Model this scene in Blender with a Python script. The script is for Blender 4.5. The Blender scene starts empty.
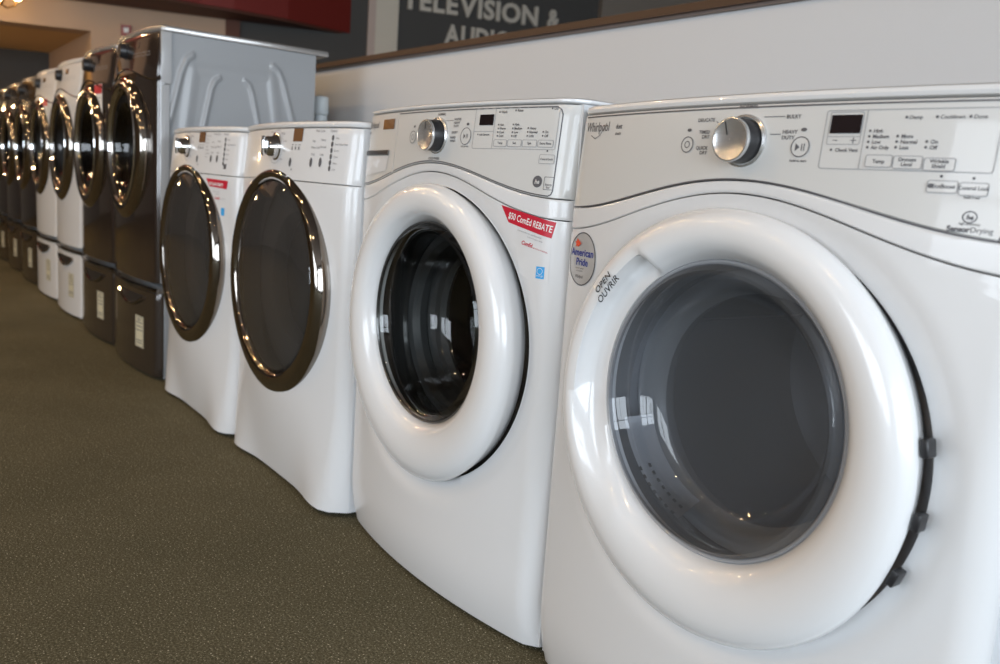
import bpy, math, random
from mathutils import Vector, Matrix
random.seed(7)
sc = bpy.context.scene
C = sc.collection
PI = math.pi
R = math.radians

# ---------------------------------------------------------------- materials
def mat(name, col, rough=.5, metal=0., coat=0., spec=.5, emit=None, es=0., bump=None, var=None):
    m = bpy.data.materials.new(name); m.use_nodes = True
    nt = m.node_tree; b = nt.nodes['Principled BSDF']
    b.inputs['Base Color'].default_value = (*col, 1)
    b.inputs['Roughness'].default_value = rough
    b.inputs['Metallic'].default_value = metal
    b.inputs['Specular IOR Level'].default_value = spec
    b.inputs['Coat Weight'].default_value = coat
    b.inputs['Coat Roughness'].default_value = .04
    if emit:
        b.inputs['Emission Color'].default_value = (*emit, 1); b.inputs['Emission Strength'].default_value = es
    if bump or var:
        tc = nt.nodes.new('ShaderNodeTexCoord'); n = nt.nodes.new('ShaderNodeTexNoise')
        nt.links.new(tc.outputs['Object'], n.inputs['Vector'])
        n.inputs['Scale'].default_value = (bump or var)[0]; n.inputs['Detail'].default_value = 4
        if bump:
            bp = nt.nodes.new('ShaderNodeBump'); bp.inputs['Strength'].default_value = bump[1]
            bp.inputs['Distance'].default_value = bump[2]
            nt.links.new(n.outputs['Fac'], bp.inputs['Height']); nt.links.new(bp.outputs['Normal'], b.inputs['Normal'])
        if var:
            rp = nt.nodes.new('ShaderNodeValToRGB')
            rp.color_ramp.elements[0].position = .3; rp.color_ramp.elements[1].position = .7
            rp.color_ramp.elements[0].color = (*[c * (1 - var[1]) for c in col], 1)
            rp.color_ramp.elements[1].color = (*[min(1, c * (1 + var[1])) for c in col], 1)
            nt.links.new(n.outputs['Fac'], rp.inputs['Fac']); nt.links.new(rp.outputs['Color'], b.inputs['Base Color'])
    return m

def glass_mat(name, tint, refl=(1, 1, 1), ior=1.5, haze=None, hazef=0.):
    m = bpy.data.materials.new(name); m.use_nodes = True
    nt = m.node_tree; nt.nodes.clear()
    out = nt.nodes.new('ShaderNodeOutputMaterial'); mx = nt.nodes.new('ShaderNodeMixShader')
    fr = nt.nodes.new('ShaderNodeFresnel'); fr.inputs['IOR'].default_value = ior
    tr = nt.nodes.new('ShaderNodeBsdfTransparent'); tr.inputs['Color'].default_value = (*tint, 1)
    gl = nt.nodes.new('ShaderNodeBsdfGlossy'); gl.inputs['Color'].default_value = (*refl, 1); gl.inputs['Roughness'].default_value = .02
    base = tr
    if haze:
        df = nt.nodes.new('ShaderNodeBsdfDiffuse'); df.inputs['Color'].default_value = (*haze, 1)
        m2 = nt.nodes.new('ShaderNodeMixShader'); m2.inputs[0].default_value = hazef
        nt.links.new(tr.outputs[0], m2.inputs[1]); nt.links.new(df.outputs[0], m2.inputs[2]); base = m2
    nt.links.new(fr.outputs[0], mx.inputs[0]); nt.links.new(base.outputs[0], mx.inputs[1]); nt.links.new(gl.outputs[0], mx.inputs[2])
    nt.links.new(mx.outputs[0], out.inputs[0])
    return m

M = {}
M['white'] = mat('white_enamel', (.70, .705, .71), .30, coat=.4)
M['ring'] = mat('white_door_plastic', (.76, .765, .77), .24, coat=.5)
M['panel'] = mat('silver_white_panel', (.60, .60, .585), .3, coat=.4)
M['white_side'] = mat('white_side_steel', (.66, .68, .70), .35, coat=.2)
M['grey_side'] = mat('grey_side_steel', (.30, .315, .33), .38, coat=.3)
M['grey_edge'] = mat('grey_edge_paint', (.40, .41, .42), .3, coat=.3)
M['lid_grey'] = mat('brushed_grey_lid', (.42, .41, .40), .22, .6)
M['brown'] = mat('dark_brown_enamel', (.030, .021, .018), .13, .25, coat=1., spec=.8)
M['brown2'] = mat('dark_brown_drawer', (.040, .030, .024), .22, .3, coat=.6, spec=.6)
M['chrome'] = mat('bright_chrome', (.78, .78, .78), .06, 1.)
M['chrome2'] = mat('smoked_chrome', (.34, .31, .28), .07, 1.)
M['dark'] = mat('black_plastic', (.018, .018, .02), .35)
M['print'] = mat('dark_grey_print', (.10, .10, .11), .5)
M['print2'] = mat('light_grey_print', (.34, .34, .35), .5)
M['line'] = mat('dark_seam', (.09, .09, .10), .4)
M['blackglass'] = mat('black_display_glass', (.012, .008, .010), .08, coat=1)
M['amber'] = mat('brown_display', (.20, .10, .045), .12, coat=1)
M['silver'] = mat('satin_silver', (.62, .62, .62), .24, .75)
M['drum'] = mat('drum_steel', (.22, .22, .215), .25, .9)
M['drum_w'] = mat('grey_drum', (.42, .43, .45), .35, .3)
M['gasket'] = mat('grey_rubber', (.17, .175, .18), .4)
M['bezel'] = mat('grey_bezel', (.33, .34, .36), .3, coat=.4)
M['bezel_l'] = mat('light_grey_seal', (.50, .52, .54), .35, coat=.3)
M['bezel_d'] = mat('dark_bezel', (.06, .06, .06), .25, coat=.5)
M['glassA'] = glass_mat('smoky_clear_window', (.66, .68, .71), haze=(.34, .36, .39), hazef=.13)  # grey haze mixed into the tint stands in for reflections on the pane
M['glassB'] = glass_mat('clear_bowl_window', (.60, .61, .60))
M['glassC'] = glass_mat('brown_smoked_window', (.36, .33, .31), haze=(.20, .19, .18), hazef=.17)  # haze in the glass colour imitates pale room reflections
M['glassE'] = glass_mat('dark_smoked_window', (.35, .35, .35))
M['red'] = mat('red_print', (.52, .012, .035), .4)
M['paper'] = mat('white_paper', (.82, .82, .80), .5)
M['cream'] = mat('cream_paper', (.62, .58, .42), .5)
M['blue'] = mat('bright_blue_print', (.04, .36, .75), .5)
M['navy'] = mat('navy_print', (.02, .035, .25), .5)
M['star'] = mat('orange_red_print', (.7, .08, .03), .5)
M['foil'] = mat('silver_foil_sticker', (.72, .72, .72), .3, .5, var=(22, .12))
M['wallw'] = mat('light_grey_wall', (.56, .575, .592), .75, bump=(180, .08, .002))
M['wood'] = mat('brown_ledge_wood', (.052, .026, .016), .5, bump=(60, .15, .002))
M['woodl'] = mat('ledge_under_trim', (.17, .135, .12), .55)
M['char'] = mat('charcoal_paint', (.062, .060, .057), .8)
M['beige'] = mat('beige_paint', (.52, .36, .25), .8)
M['tan'] = mat('tan_soffit', (.70, .46, .22), .8)
M['soffred'] = mat('red_paint', (.17, .012, .007), .6)
M['soffbrown'] = mat('brown_trim', (.11, .038, .020), .7)
M['creamcol'] = mat('cream_column_paint', (.62, .57, .48), .7)
M['pinkcol'] = mat('pinkish_column_paint', (.50, .40, .35), .7)
M['signletter'] = mat('warm_grey_letter', (.55, .51, .44), .5)
M['ceil'] = mat('ceiling_paint', (.16, .13, .11), .9)
M['roomwall'] = mat('room_wall_paint', (.20, .17, .14), .8)
M['mull'] = mat('dark_aluminium', (.05, .05, .05), .4, .5)
M['brass'] = mat('brass', (.55, .36, .13), .25, 1.)
M['lampoff'] = mat('black_lamp_housing', (.02, .02, .02), .4)
M['bulb'] = mat('warm_bulb', (1, .8, .5), .4, emit=(1., .72, .36), es=14.)
M['taupe'] = mat('taupe_panel', (.21, .18, .15), .6)
M['alarm'] = mat('alarm_red', (.24, .02, .015), .4)
M['pipe'] = mat('white_pvc', (.62, .66, .67), .4)

def carpet():
    m = bpy.data.materials.new('olive_carpet'); m.use_nodes = True
    nt = m.node_tree; b = nt.nodes['Principled BSDF']; L = nt.links.new
    tc = nt.nodes.new('ShaderNodeTexCoord')
    def noise(s, d=2, r=.5):
        n = nt.nodes.new('ShaderNodeTexNoise'); n.inputs['Scale'].default_value = s; n.inputs['Detail'].default_value = d
        n.inputs['Roughness'].default_value = r; L(tc.outputs['Object'], n.inputs['Vector']); return n
    n1 = noise(230, 3, .8); n2 = noise(2.1, 3); n3 = noise(260, 1)
    r1 = nt.nodes.new('ShaderNodeValToRGB'); e = r1.color_ramp.elements
    e[0].position = .30; e[0].color = (.034, .031, .018, 1); e[1].position = .74; e[1].color = (.28, .26, .18, 1)
    x = r1.color_ramp.elements.new(.52); x.color = (.108, .098, .060, 1)
    L(n1.outputs['Fac'], r1.inputs['Fac'])
    r2 = nt.nodes.new('ShaderNodeValToRGB'); e = r2.color_ramp.elements
    e[0].position = .3; e[0].color = (.84, .84, .82, 1); e[1].position = .7; e[1].color = (1.12, 1.1, 1.1, 1)
    L(n2.outputs['Fac'], r2.inputs['Fac'])
    mx = nt.nodes.new('ShaderNodeMixRGB'); mx.blend_type = 'MULTIPLY'; mx.inputs[0].default_value = 1
    L(r1.outputs[0], mx.inputs[1]); L(r2.outputs[0], mx.inputs[2])
    r3 = nt.nodes.new('ShaderNodeValToRGB'); e = r3.color_ramp.elements
    e[0].position = .66; e[0].color = (0, 0, 0, 1); e[1].position = .74; e[1].color = (1, 1, 1, 1)
    L(n3.outputs['Fac'], r3.inputs['Fac'])
    m3 = nt.nodes.new('ShaderNodeMixRGB'); m3.inputs[2].default_value = (.60, .55, .42, 1)
    L(r3.outputs[0], m3.inputs[0]); L(mx.outputs[0], m3.inputs[1]); L(m3.outputs[0], b.inputs['Base Color'])
    b.inputs['Roughness'].default_value = .95; b.inputs['Specular IOR Level'].default_value = .15
    bp = nt.nodes.new('ShaderNodeBump'); bp.inputs['Strength'].default_value = .9; bp.inputs['Distance'].default_value = .002
    L(n1.outputs['Fac'], bp.inputs['Height']); L(bp.outputs['Normal'], b.inputs['Normal'])
    return m
M['carpet'] = carpet()

# ---------------------------------------------------------------- mesh helpers
class MB:
    def __init__(s): s.v = []; s.f = []
    def add(s, vs, fs):
        n = len(s.v); s.v += [tuple(v) for v in vs]; s.f += [tuple(i + n for i in f) for f in fs]; return s
    def grid(s, P, closeu=False, closev=False, flip=False):
        nu = len(P); nv = len(P[0]); vs = [p for row in P for p in row]; fs = []
        for i in range(nu if closeu else nu - 1):
            for j in range(nv if closev else nv - 1):
                a = i * nv + j; b = ((i + 1) % nu) * nv + j; c = ((i + 1) % nu) * nv + (j + 1) % nv; d = i * nv + (j + 1) % nv
                fs.append((a, d, c, b) if flip else (a, b, c, d))
        return s.add(vs, fs)
    def box(s, x0, x1, y0, y1, z0, z1, bev=0.):
        if bev <= 0:
            vs = [(x, y, z) for z in (z0, z1) for y in (y0, y1) for x in (x0, x1)]
            return s.add(vs, [(0, 2, 3, 1), (4, 5, 7, 6), (0, 1, 5, 4), (1, 3, 7, 5), (3, 2, 6, 7), (2, 0, 4, 6)])
        return s.prism([(x0, y0), (x1, y0), (x1, y1), (x0, y1)], z0, z1, bev, corner=bev)
    def prism(s, o, z0, z1, bev=0., corner=0.):
        """vertical prism over outline o (ccw), edges rounded by bev"""
        if corner > 0:
            q = []
            n = len(o)
            for i in range(n):
                p = Vector(o[i]); a = (Vector(o[i - 1]) - p).normalized(); b = (Vector(o[(i + 1) % n]) - p).normalized()
                A = p + a * corner; B = p + b * corner
                for k in range(5):
                    t = k / 4; q.append(tuple(A * (1 - t) ** 2 + p * 2 * t * (1 - t) + B * t * t))
            o = q
        n = len(o)
        cx = sum(p[0] for p in o) / n; cy = sum(p[1] for p in o) / n
        nr = []
        for i in range(n):
            e = Vector(o[(i + 1) % n]) - Vector(o[i - 1]); nr.append(Vector((-e.y, e.x)).normalized())
        rings = []
        for z, d in ([(z0, bev), (z0 + bev * .3, bev * .3), (z0 + bev, 0), (z1 - bev, 0), (z1 - bev * .3, bev * .3), (z1, bev)] if bev > 0 else [(z0, 0), (z1, 0)]):
            rings.append([(o[i][0] + nr[i].x * d, o[i][1] + nr[i].y * d, z) for i in range(n)])
        base = len(s.v); k = len(rings)
        s.grid(rings, closev=True, flip=True)
        s.f.append(tuple(base + i for i in range(n))[::-1]); s.f.append(tuple(base + (k - 1) * n + i for i in range(n)))
        return s
    def lathe(s, prof, cx=0., cz=0., seg=96, ecc=None, fn=None, a0=0., a1=2 * PI):
        """axis along y; prof = [(r, y)]; ecc(i) -> z shift of profile point i"""
        full = abs(a1 - a0 - 2 * PI) < 1e-6; P = []
        for k in range(seg if full else seg + 1):
            a = a0 + (a1 - a0) * k / seg; row = []
            for i, (r, y) in enumerate(prof):
                dz = ecc[i] if ecc else 0
                if fn: r, y = fn(i, a, r, y)
                row.append((cx + r * math.cos(a), y, cz + dz + r * math.sin(a)))
            P.append(row)
        return s.grid(P, closeu=full)
    def tube(s, pts, r, seg=8, cap=True):
        P = []; pts = [Vector(p) for p in pts]
        for i, p in enumerate(pts):
            t = (pts[min(i + 1, len(pts) - 1)] - pts[max(i - 1, 0)]).normalized()
            u = t.cross(Vector((0, 0, 1)));
            if u.length < .01: u = t.cross(Vector((0, 1, 0)))
            u.normalize(); w = t.cross(u); rr = r[i] if isinstance(r, (list, tuple)) else r
            P.append([p + u * rr * math.cos(2 * PI * k / seg) + w * rr * math.sin(2 * PI * k / seg) for k in range(seg)])
        b = len(s.v); s.grid(P, closev=True)
        if cap:
            s.f.append(tuple(b + k for k in range(seg))); s.f.append(tuple(b + (len(P) - 1) * seg + k for k in range(seg))[::-1])
        return s
    def build(s, name, m, parent=None, smooth=True, angle=38):
        me = bpy.data.meshes.new(name); me.from_pydata(s.v, [], s.f); me.materials.append(m)
        me.validate(); me.update()
        if smooth:
            me.polygons.foreach_set('use_smooth', [True] * len(me.polygons))
            try: me.set_sharp_from_angle(angle=R(angle))
            except Exception: pass
        o = bpy.data.objects.new(name, me); C.objects.link(o)
        if parent is not None: o.parent = parent
        return o

def tag(o, label=None, cat=None, group=None, kind=None):
    if label: o['label'] = label
    if cat: o['category'] = cat
    if group: o['group'] = group
    if kind: o['kind'] = kind
    return o
def empty(name, loc, label=None, cat=None, group=None, rz=0):
    o = bpy.data.objects.new(name, None); C.objects.link(o); o.location = loc; o.rotation_euler.z = rz
    o.empty_display_size = .1
    return tag(o, label, cat, group)
def kids(o): return [c for c in bpy.data.objects if c.parent == o]
def copy_tree(o, parent=None):
    ch = kids(o); c = o.copy(); C.objects.link(c)
    if parent is not None: c.parent = parent
    for k in ch: copy_tree(k, c)
    return c
def fix_normals(o):
    import bmesh
    bm = bmesh.new(); bm.from_mesh(o.data); bmesh.ops.recalc_face_normals(bm, faces=bm.faces); bm.to_mesh(o.data); bm.free()
    return o

_tc = {}
def text2d(s, size, bold=0., align='LEFT', shear=0.):
    k = (s, size, bold, align, shear)
    if k not in _tc:
        cu = bpy.data.curves.new('t', 'FONT'); cu.body = s; cu.size = size; cu.align_x = align; cu.offset = bold * size
        cu.resolution_u = 3; cu.shear = shear
        o = bpy.data.objects.new('t', cu); C.objects.link(o)
        dg = bpy.context.evaluated_depsgraph_get(); me = o.evaluated_get(dg).to_mesh()
        _tc[k] = ([(v.co.x, v.co.y) for v in me.vertices], [tuple(p.vertices) for p in me.polygons])
        o.evaluated_get(dg).to_mesh_clear(); bpy.data.objects.remove(o)
    return _tc[k]

# flat marks that follow a front surface Y(x, z)
class Marks(MB):
    def __init__(s, Y, off=.0007): super().__init__(); s.Y = Y; s.off = off
    dz = 0.; fx = staticmethod(lambda x: x)
    def put(s, pts, fs):
        if s.dz or s.fx is not None: pts = [(s.fx(x), z + s.dz) for x, z in pts]
        if not hasattr(s, 'units'): s.units = []
        s.units.append((pts, fs))
        return s.add([(x, s.Y(x, z) - s.off, z) for x, z in pts], fs)
    def split(s, name, m, parent, gap=.005):
        """one object for each cluster of print that stands apart from the rest"""
        bb = [(min(p[0] for p in u[0]) - gap, max(p[0] for p in u[0]) + gap, min(p[1] for p in u[0]) - gap * .7, max(p[1] for p in u[0]) + gap * .7) for u in s.units]
        par = list(range(len(bb)))
        def find(i):
            while par[i] != i: i = par[i]
            return i
        for i in range(len(bb)):
            for j in range(i):
                a, b = bb[i], bb[j]
                if a[0] < b[1] and b[0] < a[1] and a[2] < b[3] and b[2] < a[3]: par[find(i)] = find(j)
        groups = {}
        for i in range(len(bb)): groups.setdefault(find(i), []).append(i)
        for g in groups.values():
            o = MB()
            for i in g: o.add([(x, s.Y(x, z) - s.off, z) for x, z in s.units[i][0]], s.units[i][1])
            MB.build(o, name, m, parent)
    def text(s, t, x, z, size, bold=.01, align='LEFT', rot=0., shear=0., sx=1.):
        vs, fs = text2d(t, size, bold, align, shear); c, q = math.cos(rot), math.sin(rot)
        return s.put([(x + sx * u * c - v * q, z + sx * u * q + v * c) for u, v in vs], fs)
    def quad(s, p, nu=6, nv=2):   # p: four corners bl, br, tr, tl
        g = []
        for j in range(nv + 1):
            for i in range(nu + 1):
                a, b = i / nu, j / nv
                g.append(tuple((p[0][k] * (1 - a) + p[1][k] * a) * (1 - b) + (p[3][k] * (1 - a) + p[2][k] * a) * b for k in (0, 1)))
        fs = [(j * (nu + 1) + i, j * (nu + 1) + i + 1, (j + 1) * (nu + 1) + i + 1, (j + 1) * (nu + 1) + i) for j in range(nv) for i in range(nu)]
        return s.put(g, fs)
    def rect(s, x0, x1, z0, z1, nu=4, nv=2): return s.quad([(x0, z0), (x1, z0), (x1, z1), (x0, z1)], nu, nv)
    def line(s, pts, w, closed=False):
        n = len(pts); L = []; Rr = []
        for i in range(n):
            a = pts[i - 1] if (i > 0 or closed) else pts[0]; b = pts[(i + 1) % n] if (i < n - 1 or closed) else pts[-1]
            dx, dz = b[0] - a[0], b[1] - a[1]; l = math.hypot(dx, dz) or 1
            L.append((pts[i][0] - dz / l * w / 2, pts[i][1] + dx / l * w / 2)); Rr.append((pts[i][0] + dz / l * w / 2, pts[i][1] - dx / l * w / 2))
        m = n if closed else n - 1
        return s.put(L + Rr, [(i, n + i, n + (i + 1) % n, (i + 1) % n) for i in range(m)])
    def rrect(s, x0, x1, z0, z1, r, w):
        pts = []
        for cx, cz, a in ((x1 - r, z1 - r, 0), (x0 + r, z1 - r, 1), (x0 + r, z0 + r, 2), (x1 - r, z0 + r, 3)):
            for k in range(5): t = (a + k / 4) * PI / 2; pts.append((cx + r * math.cos(t), cz + r * math.sin(t)))
        out = []
        for i, p in enumerate(pts):
            q = pts[(i + 1) % len(pts)]; d = math.hypot(q[0] - p[0], q[1] - p[1]); n = max(1, int(d / .02))
            out += [(p[0] + (q[0] - p[0]) * k / n, p[1] + (q[1] - p[1]) * k / n) for k in range(n)]
        return s.line(out, w, True)
    def circ(s, x, z, r, w, n=28, sx=1.): return s.line([(x + sx * r * math.cos(2 * PI * k / n), z + r * math.sin(2 * PI * k / n)) for k in range(n)], w, True)
    def disc(s, x, z, r, n=12, sx=1.):
        if r > .02:
            K = 5; pts = [(x + sx * r * j / K * math.cos(2 * PI * k / n), z + r * j / K * math.sin(2 * PI * k / n)) for j in range(1, K + 1) for k in range(n)]
            return s.put(pts, [tuple(range(n))] + [(j * n + k, (j + 1) * n + k, (j + 1) * n + (k + 1) % n, j * n + (k + 1) % n) for j in range(K - 1) for k in range(n)])
        return s.put([(x + sx * r * math.cos(2 * PI * k / n), z + r * math.sin(2 * PI * k / n)) for k in range(n)], [tuple(range(n))])

# ---------------------------------------------------------------- machine shell
HW = .343
def mkY(bow, rc, doorz, well, lean=.08, toe=.02, flare=0.):
    def Y(x, z):
        u = min(abs(x) / HW, 1.)
        y = -bow * (1 - u * u); q = rc
        if flare:      # lower corners push forward like feet
            w = max(0, (.27 - z) / .27) ** 1.4
            y = (1 - w) * y + w * (-.014 - .018 * math.exp(-((u - .76) / .26) ** 2)); q = rc + .035 * w
        a = abs(x) - (HW - q)
        if a > 0:
            t = min(a / q, 1.); y += q * .8 * (1 - math.sqrt(max(0, 1 - t * t)))
        if z > .78: y += lean * (z - .78)
        if z < .12: y += toe * ((.12 - z) / .12) ** 2
        if well:
            d = math.hypot(x, z - doorz) - well
            if d < .045: y += .016 * max(0, 1 - max(d, 0) / .045) ** 2
        return y
    return Y

def xs_samples(x0, x1, n=56):
    out = []
    for i in range(n + 1):
        t = i / n; t = .5 - .5 * math.cos(PI * t); t = .6 * t + .4 * i / n; out.append(x0 + (x1 - x0) * t)
    return out

def strip(Y, x0, x1, zlo, zhi, nz=8, skirt=.014, g=.0009, n=56):
    """front piece between two curves; its edges roll back to leave a seam"""
    b = MB(); P = []
    for x in xs_samples(x0 + g, x1 - g, n):
        a, c = zlo(x) + g, zhi(x) - g; row = [(x, Y(x, a) + skirt, a)]
        row.append((x, Y(x, a) + .0016, a)); row.append((x, Y(x, a), a + .0016))
        for k in range(1, nz): row.append((x, Y(x, a + (c - a) * k / nz), a + (c - a) * k / nz))
        row.append((x, Y(x, c), c - .0016)); row.append((x, Y(x, c) + .0016, c)); row.append((x, Y(x, c) + skirt, c))
        P.append(row)
    e0 = [(p[0], max(p[1], Y(p[0], p[2]) + skirt), p[2]) for p in P[0]]; e1 = [(p[0], max(p[1], Y(p[0], p[2]) + skirt), p[2]) for p in P[-1]]
    return b.grid([e0] + P + [e1])

def polar_front(Y, cz, r0, zb, ztop, nseg=224, depth=.05):
    """front sheet with a round door opening"""
    P = []; g = .0009
    angs = sorted([2 * PI * k / nseg for k in range(nseg)] + [math.atan2(ztop(s * (HW - g)) - g - cz, s * (HW - g)) % (2 * PI) for s in (1, -1)] + [math.atan2(zb - cz, s * (HW - g)) % (2 * PI) for s in (1, -1)])
    for a in angs:
        c, s = math.cos(a), math.sin(a)
        R1 = 9.
        if abs(c) > 1e-6: R1 = min(R1, (HW - g) / abs(c))
        if s < -1e-6: R1 = min(R1, (zb - cz) / s)
        if s > 1e-6:
            lo, hi = 0, R1
            for _ in range(30):
                m = (lo + hi) / 2
                if cz + m * s > ztop(max(-HW, min(HW, m * c))) - g: hi = m
                else: lo = m
            R1 = lo
        R1 = max(R1, r0 + .003)
        row = [(r0 * c, Y(r0 * c, cz + r0 * s) + depth, cz + r0 * s), (r0 * c, Y(r0 * c, cz + r0 * s) + .004, cz + r0 * s)]
        n = 26
        for k in range(n + 1):
            t = k / n; t = .45 * t + .55 * (1 - (1 - t) ** 2) if k else 0
            r = r0 + .001 + (R1 - r0 - .001) * t; x, z = r * c, cz + r * s
            row.append((x, Y(x, z), z))
        x, z = R1 * c, cz + R1 * s; row.append((x, Y(x, z) + .014, z))
        P.append(row)
    return MB().grid(P, closeu=True)

def cabinet(root, D, H, side, top=True, emboss=False):
    """side walls and back: the steel shell"""
    b = MB(); t = .012; y0 = .026
    if not emboss:
        b.box(HW - t, HW, y0, D, .012, H)
    b.box(-HW, -HW + t, y0, D, .012, H); b.box(-HW + t, HW - t, D - t, D, .012, H); b.box(-HW + t, HW - t, y0, D - t, .012, .024)
    o = b.build('cabinet', side, root, angle=30)
    for sx in (-1, 1):
        for yy in (.07, D - .05): MB().lathe([(.001, 0), (.02, 0), (.022, .008), (.022, .02)], seg=16).build('foot', M['dark'], root).matrix_local = Matrix.Translation((sx * .29, yy, 0)) @ Matrix.Rotation(R(90), 4, 'X') @ Matrix.Translation((0, -.02 + .02, 0))
    return o

def side_panel(root, D, H, m):
    """embossed side wall on +x, pressed arches stand proud"""
    def dist(p, q, r):
        ax, ay = q; bx, by = r; dx, dy = bx - ax, by - ay; t = max(0, min(1, ((p[0] - ax) * dx + (p[1] - ay) * dy) / (dx * dx + dy * dy)))
        return math.hypot(p[0] - ax - t * dx, p[1] - ay - t * dy)
    arcs = [([(.0, .30), (.035, .56), (.085, .78), (.105, .83), (.125, .848)], .010, .007), ([(.56, .30), (.525, .62), (.47, .80), (.452, .835), (.43, .852)], .010, .007),
            ([(.15, .30), (.168, .60), (.196, .74), (.208, .768), (.225, .782)], .009, .007), ([(.40, .30), (.382, .60), (.35, .74), (.338, .77), (.32, .784)], .009, .006),
            ([(.225, .785), (.32, .788)], .012, .0015), ([(.10, .35), (.105, .60), (.13, .80)], .020, .0035), ([(.46, .35), (.455, .60), (.425, .81)], .020, .0035), ([(.13, .80), (.425, .81)], .02, .0025)]
    ny, nz = 150, 150; P = []
    y0 = .046
    for i in range(ny + 1):
        y = y0 + (D - y0) * i / ny; row = []
        for j in range(nz + 1):
            z = .012 + (H - .012) * j / nz; h = 0
            for pl, w, hh in arcs:
                dd = min(dist((y, z), pl[k], pl[k + 1]) for k in range(len(pl) - 1))
                if dd < w * 1.6: h = max(h, hh * (.5 + .5 * math.cos(PI * dd / (w * 1.6))))
            row.append((HW - .006 + h, y, z))
        P.append(row)
    b = MB().grid(P)
    b.grid([[(HW - .018, p[1], p[2]) for p in row] for row in (P[0], P[-1])])
    b.grid([[(HW - .018, y0, q[2]) for q in P[0]], P[0]]); b.grid([P[-1], [(HW - .018, D, q[2]) for q in P[-1]]])
    b.build('side_panel', m, root)

def lid(root, Y, D, z0, z1, m, over=.0, back=0., bev=.006):
    o = []
    for x in xs_samples(-HW, HW, 40): o.append((x, Y(x, z0) - over))
    o += [(HW, D + back), (-HW, D + back)]
    return MB().prism(o, z0 + .001, z1, bev).build('top_lid', m, root)

def drum(root, cz, r, y0, y1, m, holes=False, paddles=True, back=None):
    prof = [(r * .72, y0), (r * .95, y0 + .01), (r, y0 + .03)]
    n = 10
    for k in range(1, n + 1): prof.append((r * (1 + (.004 if k % 2 else 0)), y0 + .03 + (y1 - y0 - .03) * k / n))
    prof += [(r * .96, y1 + .02), (r * .6, y1 + .025), (r * .58, y1 + .012), (r * .2, y1 + .012), (.0005, y1 + .012)]
    d = MB().lathe(prof, 0, cz, 72).build('drum', m, root)
    if paddles:
        for k in range(3):
            a = R(35 + 120 * k); b = MB(); P = []
            for yy in (y0 + .05, y0 + .07, y1 - .05, y1 - .02):
                hh = .055 if y0 + .06 < yy < y1 - .03 else .02; row = []
                for t, q in ((-.16, 0), (-.07, .7), (0, 1), (.07, .7), (.16, 0)):
                    rr = r + .002 - hh * q; row.append((rr * math.cos(a + t), yy, cz + rr * math.sin(a + t)))
                P.append(row)
            b.grid(P).build('drum_paddle', m, d)
    return d

# ---------------------------------------------------------------- white round-door machines (nearest two)
DZ = .518          # door centre height
def pc(x): return .781 + .050 * (.5 + .5 * math.cos(PI * min(abs(x) / .33, 1)))     # lower line of control panel
def sm(x): return .7475 + .0675 * (.5 + .5 * math.cos(PI * min(abs(x) / .34, 1)))     # seam above front panel
YA = mkY(.038, .034, DZ, .270)

HOLE = .2675
def ring_door(root, m, pocket=True, ro=.279, ri=.1945, yo=-.045, up=.020, glass=None, bowl=None, sx=1., rim=None):
    prof = [(ro - .03, yo + .05), (ro - .016, yo + .044), (ro - .011, yo + .030), (ro - .004, yo + .012), (ro, yo + .0), (ro - .0035, yo - .009), (ro - .012, yo - .017),
            (ro - .027, yo - .0225), (ro - .044, yo - .0230), (ri + .025, yo - .0195), (ri + .015, yo - .013), (ri + .007, yo - .004), (ri + .001, yo + .005), (ri, yo + .012), (ri - .003, yo + .02)]
    n = len(prof); ecc = [0] * 5 + [.001, .003, .006, .010, .016, .018, up, up, up, up]
    A0, A1 = R(122), R(232)
    def fn(i, a, r, y):
        if not pocket: return r, y
        a %= 2 * PI
        if A0 < a < A1:
            e = min(1, (a - A0) / R(2.5)); f = min(1, (A1 - a) / R(50)); w = e * f
            if i == 8: return r + .004 * w, y + .004 * w
            if i in (9, 10): return r + .014 * w, y + .024 * w
            if i == 11: return r + .002 * w, y + .010 * w
        return r, y
    # finer profile
    d = empty('door', (0, 0, 0)); d.parent = root; d.scale = (sx, 1, 1)
    ringo = MB().lathe(prof, 0, DZ, 256, ecc, fn).build('door_ring', m, d, angle=60)
    gz = DZ + up
    MB().lathe([(ri - .000, yo + .008), (ri - .002, yo + .005), (ri - .004, yo + .006), (ri - .007, yo + .010)], 0, gz, 128).build('window_rim', rim or M['bezel'], d)
    MB().lathe(bowl, 0, gz, 128).build('window_glass', glass, d)
    return d

def knob(root, Y, x, z, r, h, face, skirt, base, gap=.03):
    y = Y(x, z)
    k = MB().lathe([(r * 1.22, y + .002), (r * 1.22, y - .002), (r * 1.1, y - .004), (r * 1.1, y - .002)], x, z, 48).build('knob_base', base, root)
    kb = MB().lathe([(r * 1.03, y + .0), (r * 1.03, y - h * .35), (r * 1.0, y - h * .8), (r * .97, y - h * .86)], x, z, 48).build('knob', skirt, root)
    MB().lathe([(r * 1.0, y - h * .84), (r * 1.02, y - h * .9), (r * .99, y - h), (r * .93, y - h * 1.01), (r * .90, y - h * .99), (.0005, y - h * .99)], x, z, 48).build('knob_face', face, kb)
    return kb

def words(mk, rows, size, **kw):
    for t, x, z in rows: mk.text(t, x, z, size, **kw)

def machine_common(root, D, H, lidz, side, front, lidm):
    cabinet(root, D, lidz, side)
    polar_front(YA, DZ, HOLE, .008, sm).build('front_panel', front, root, angle=50)
    strip(YA, -HW, HW, sm, pc, 6).build('console_band', front, root)
    lid(root, YA, D, lidz, H, lidm, over=.0)

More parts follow.
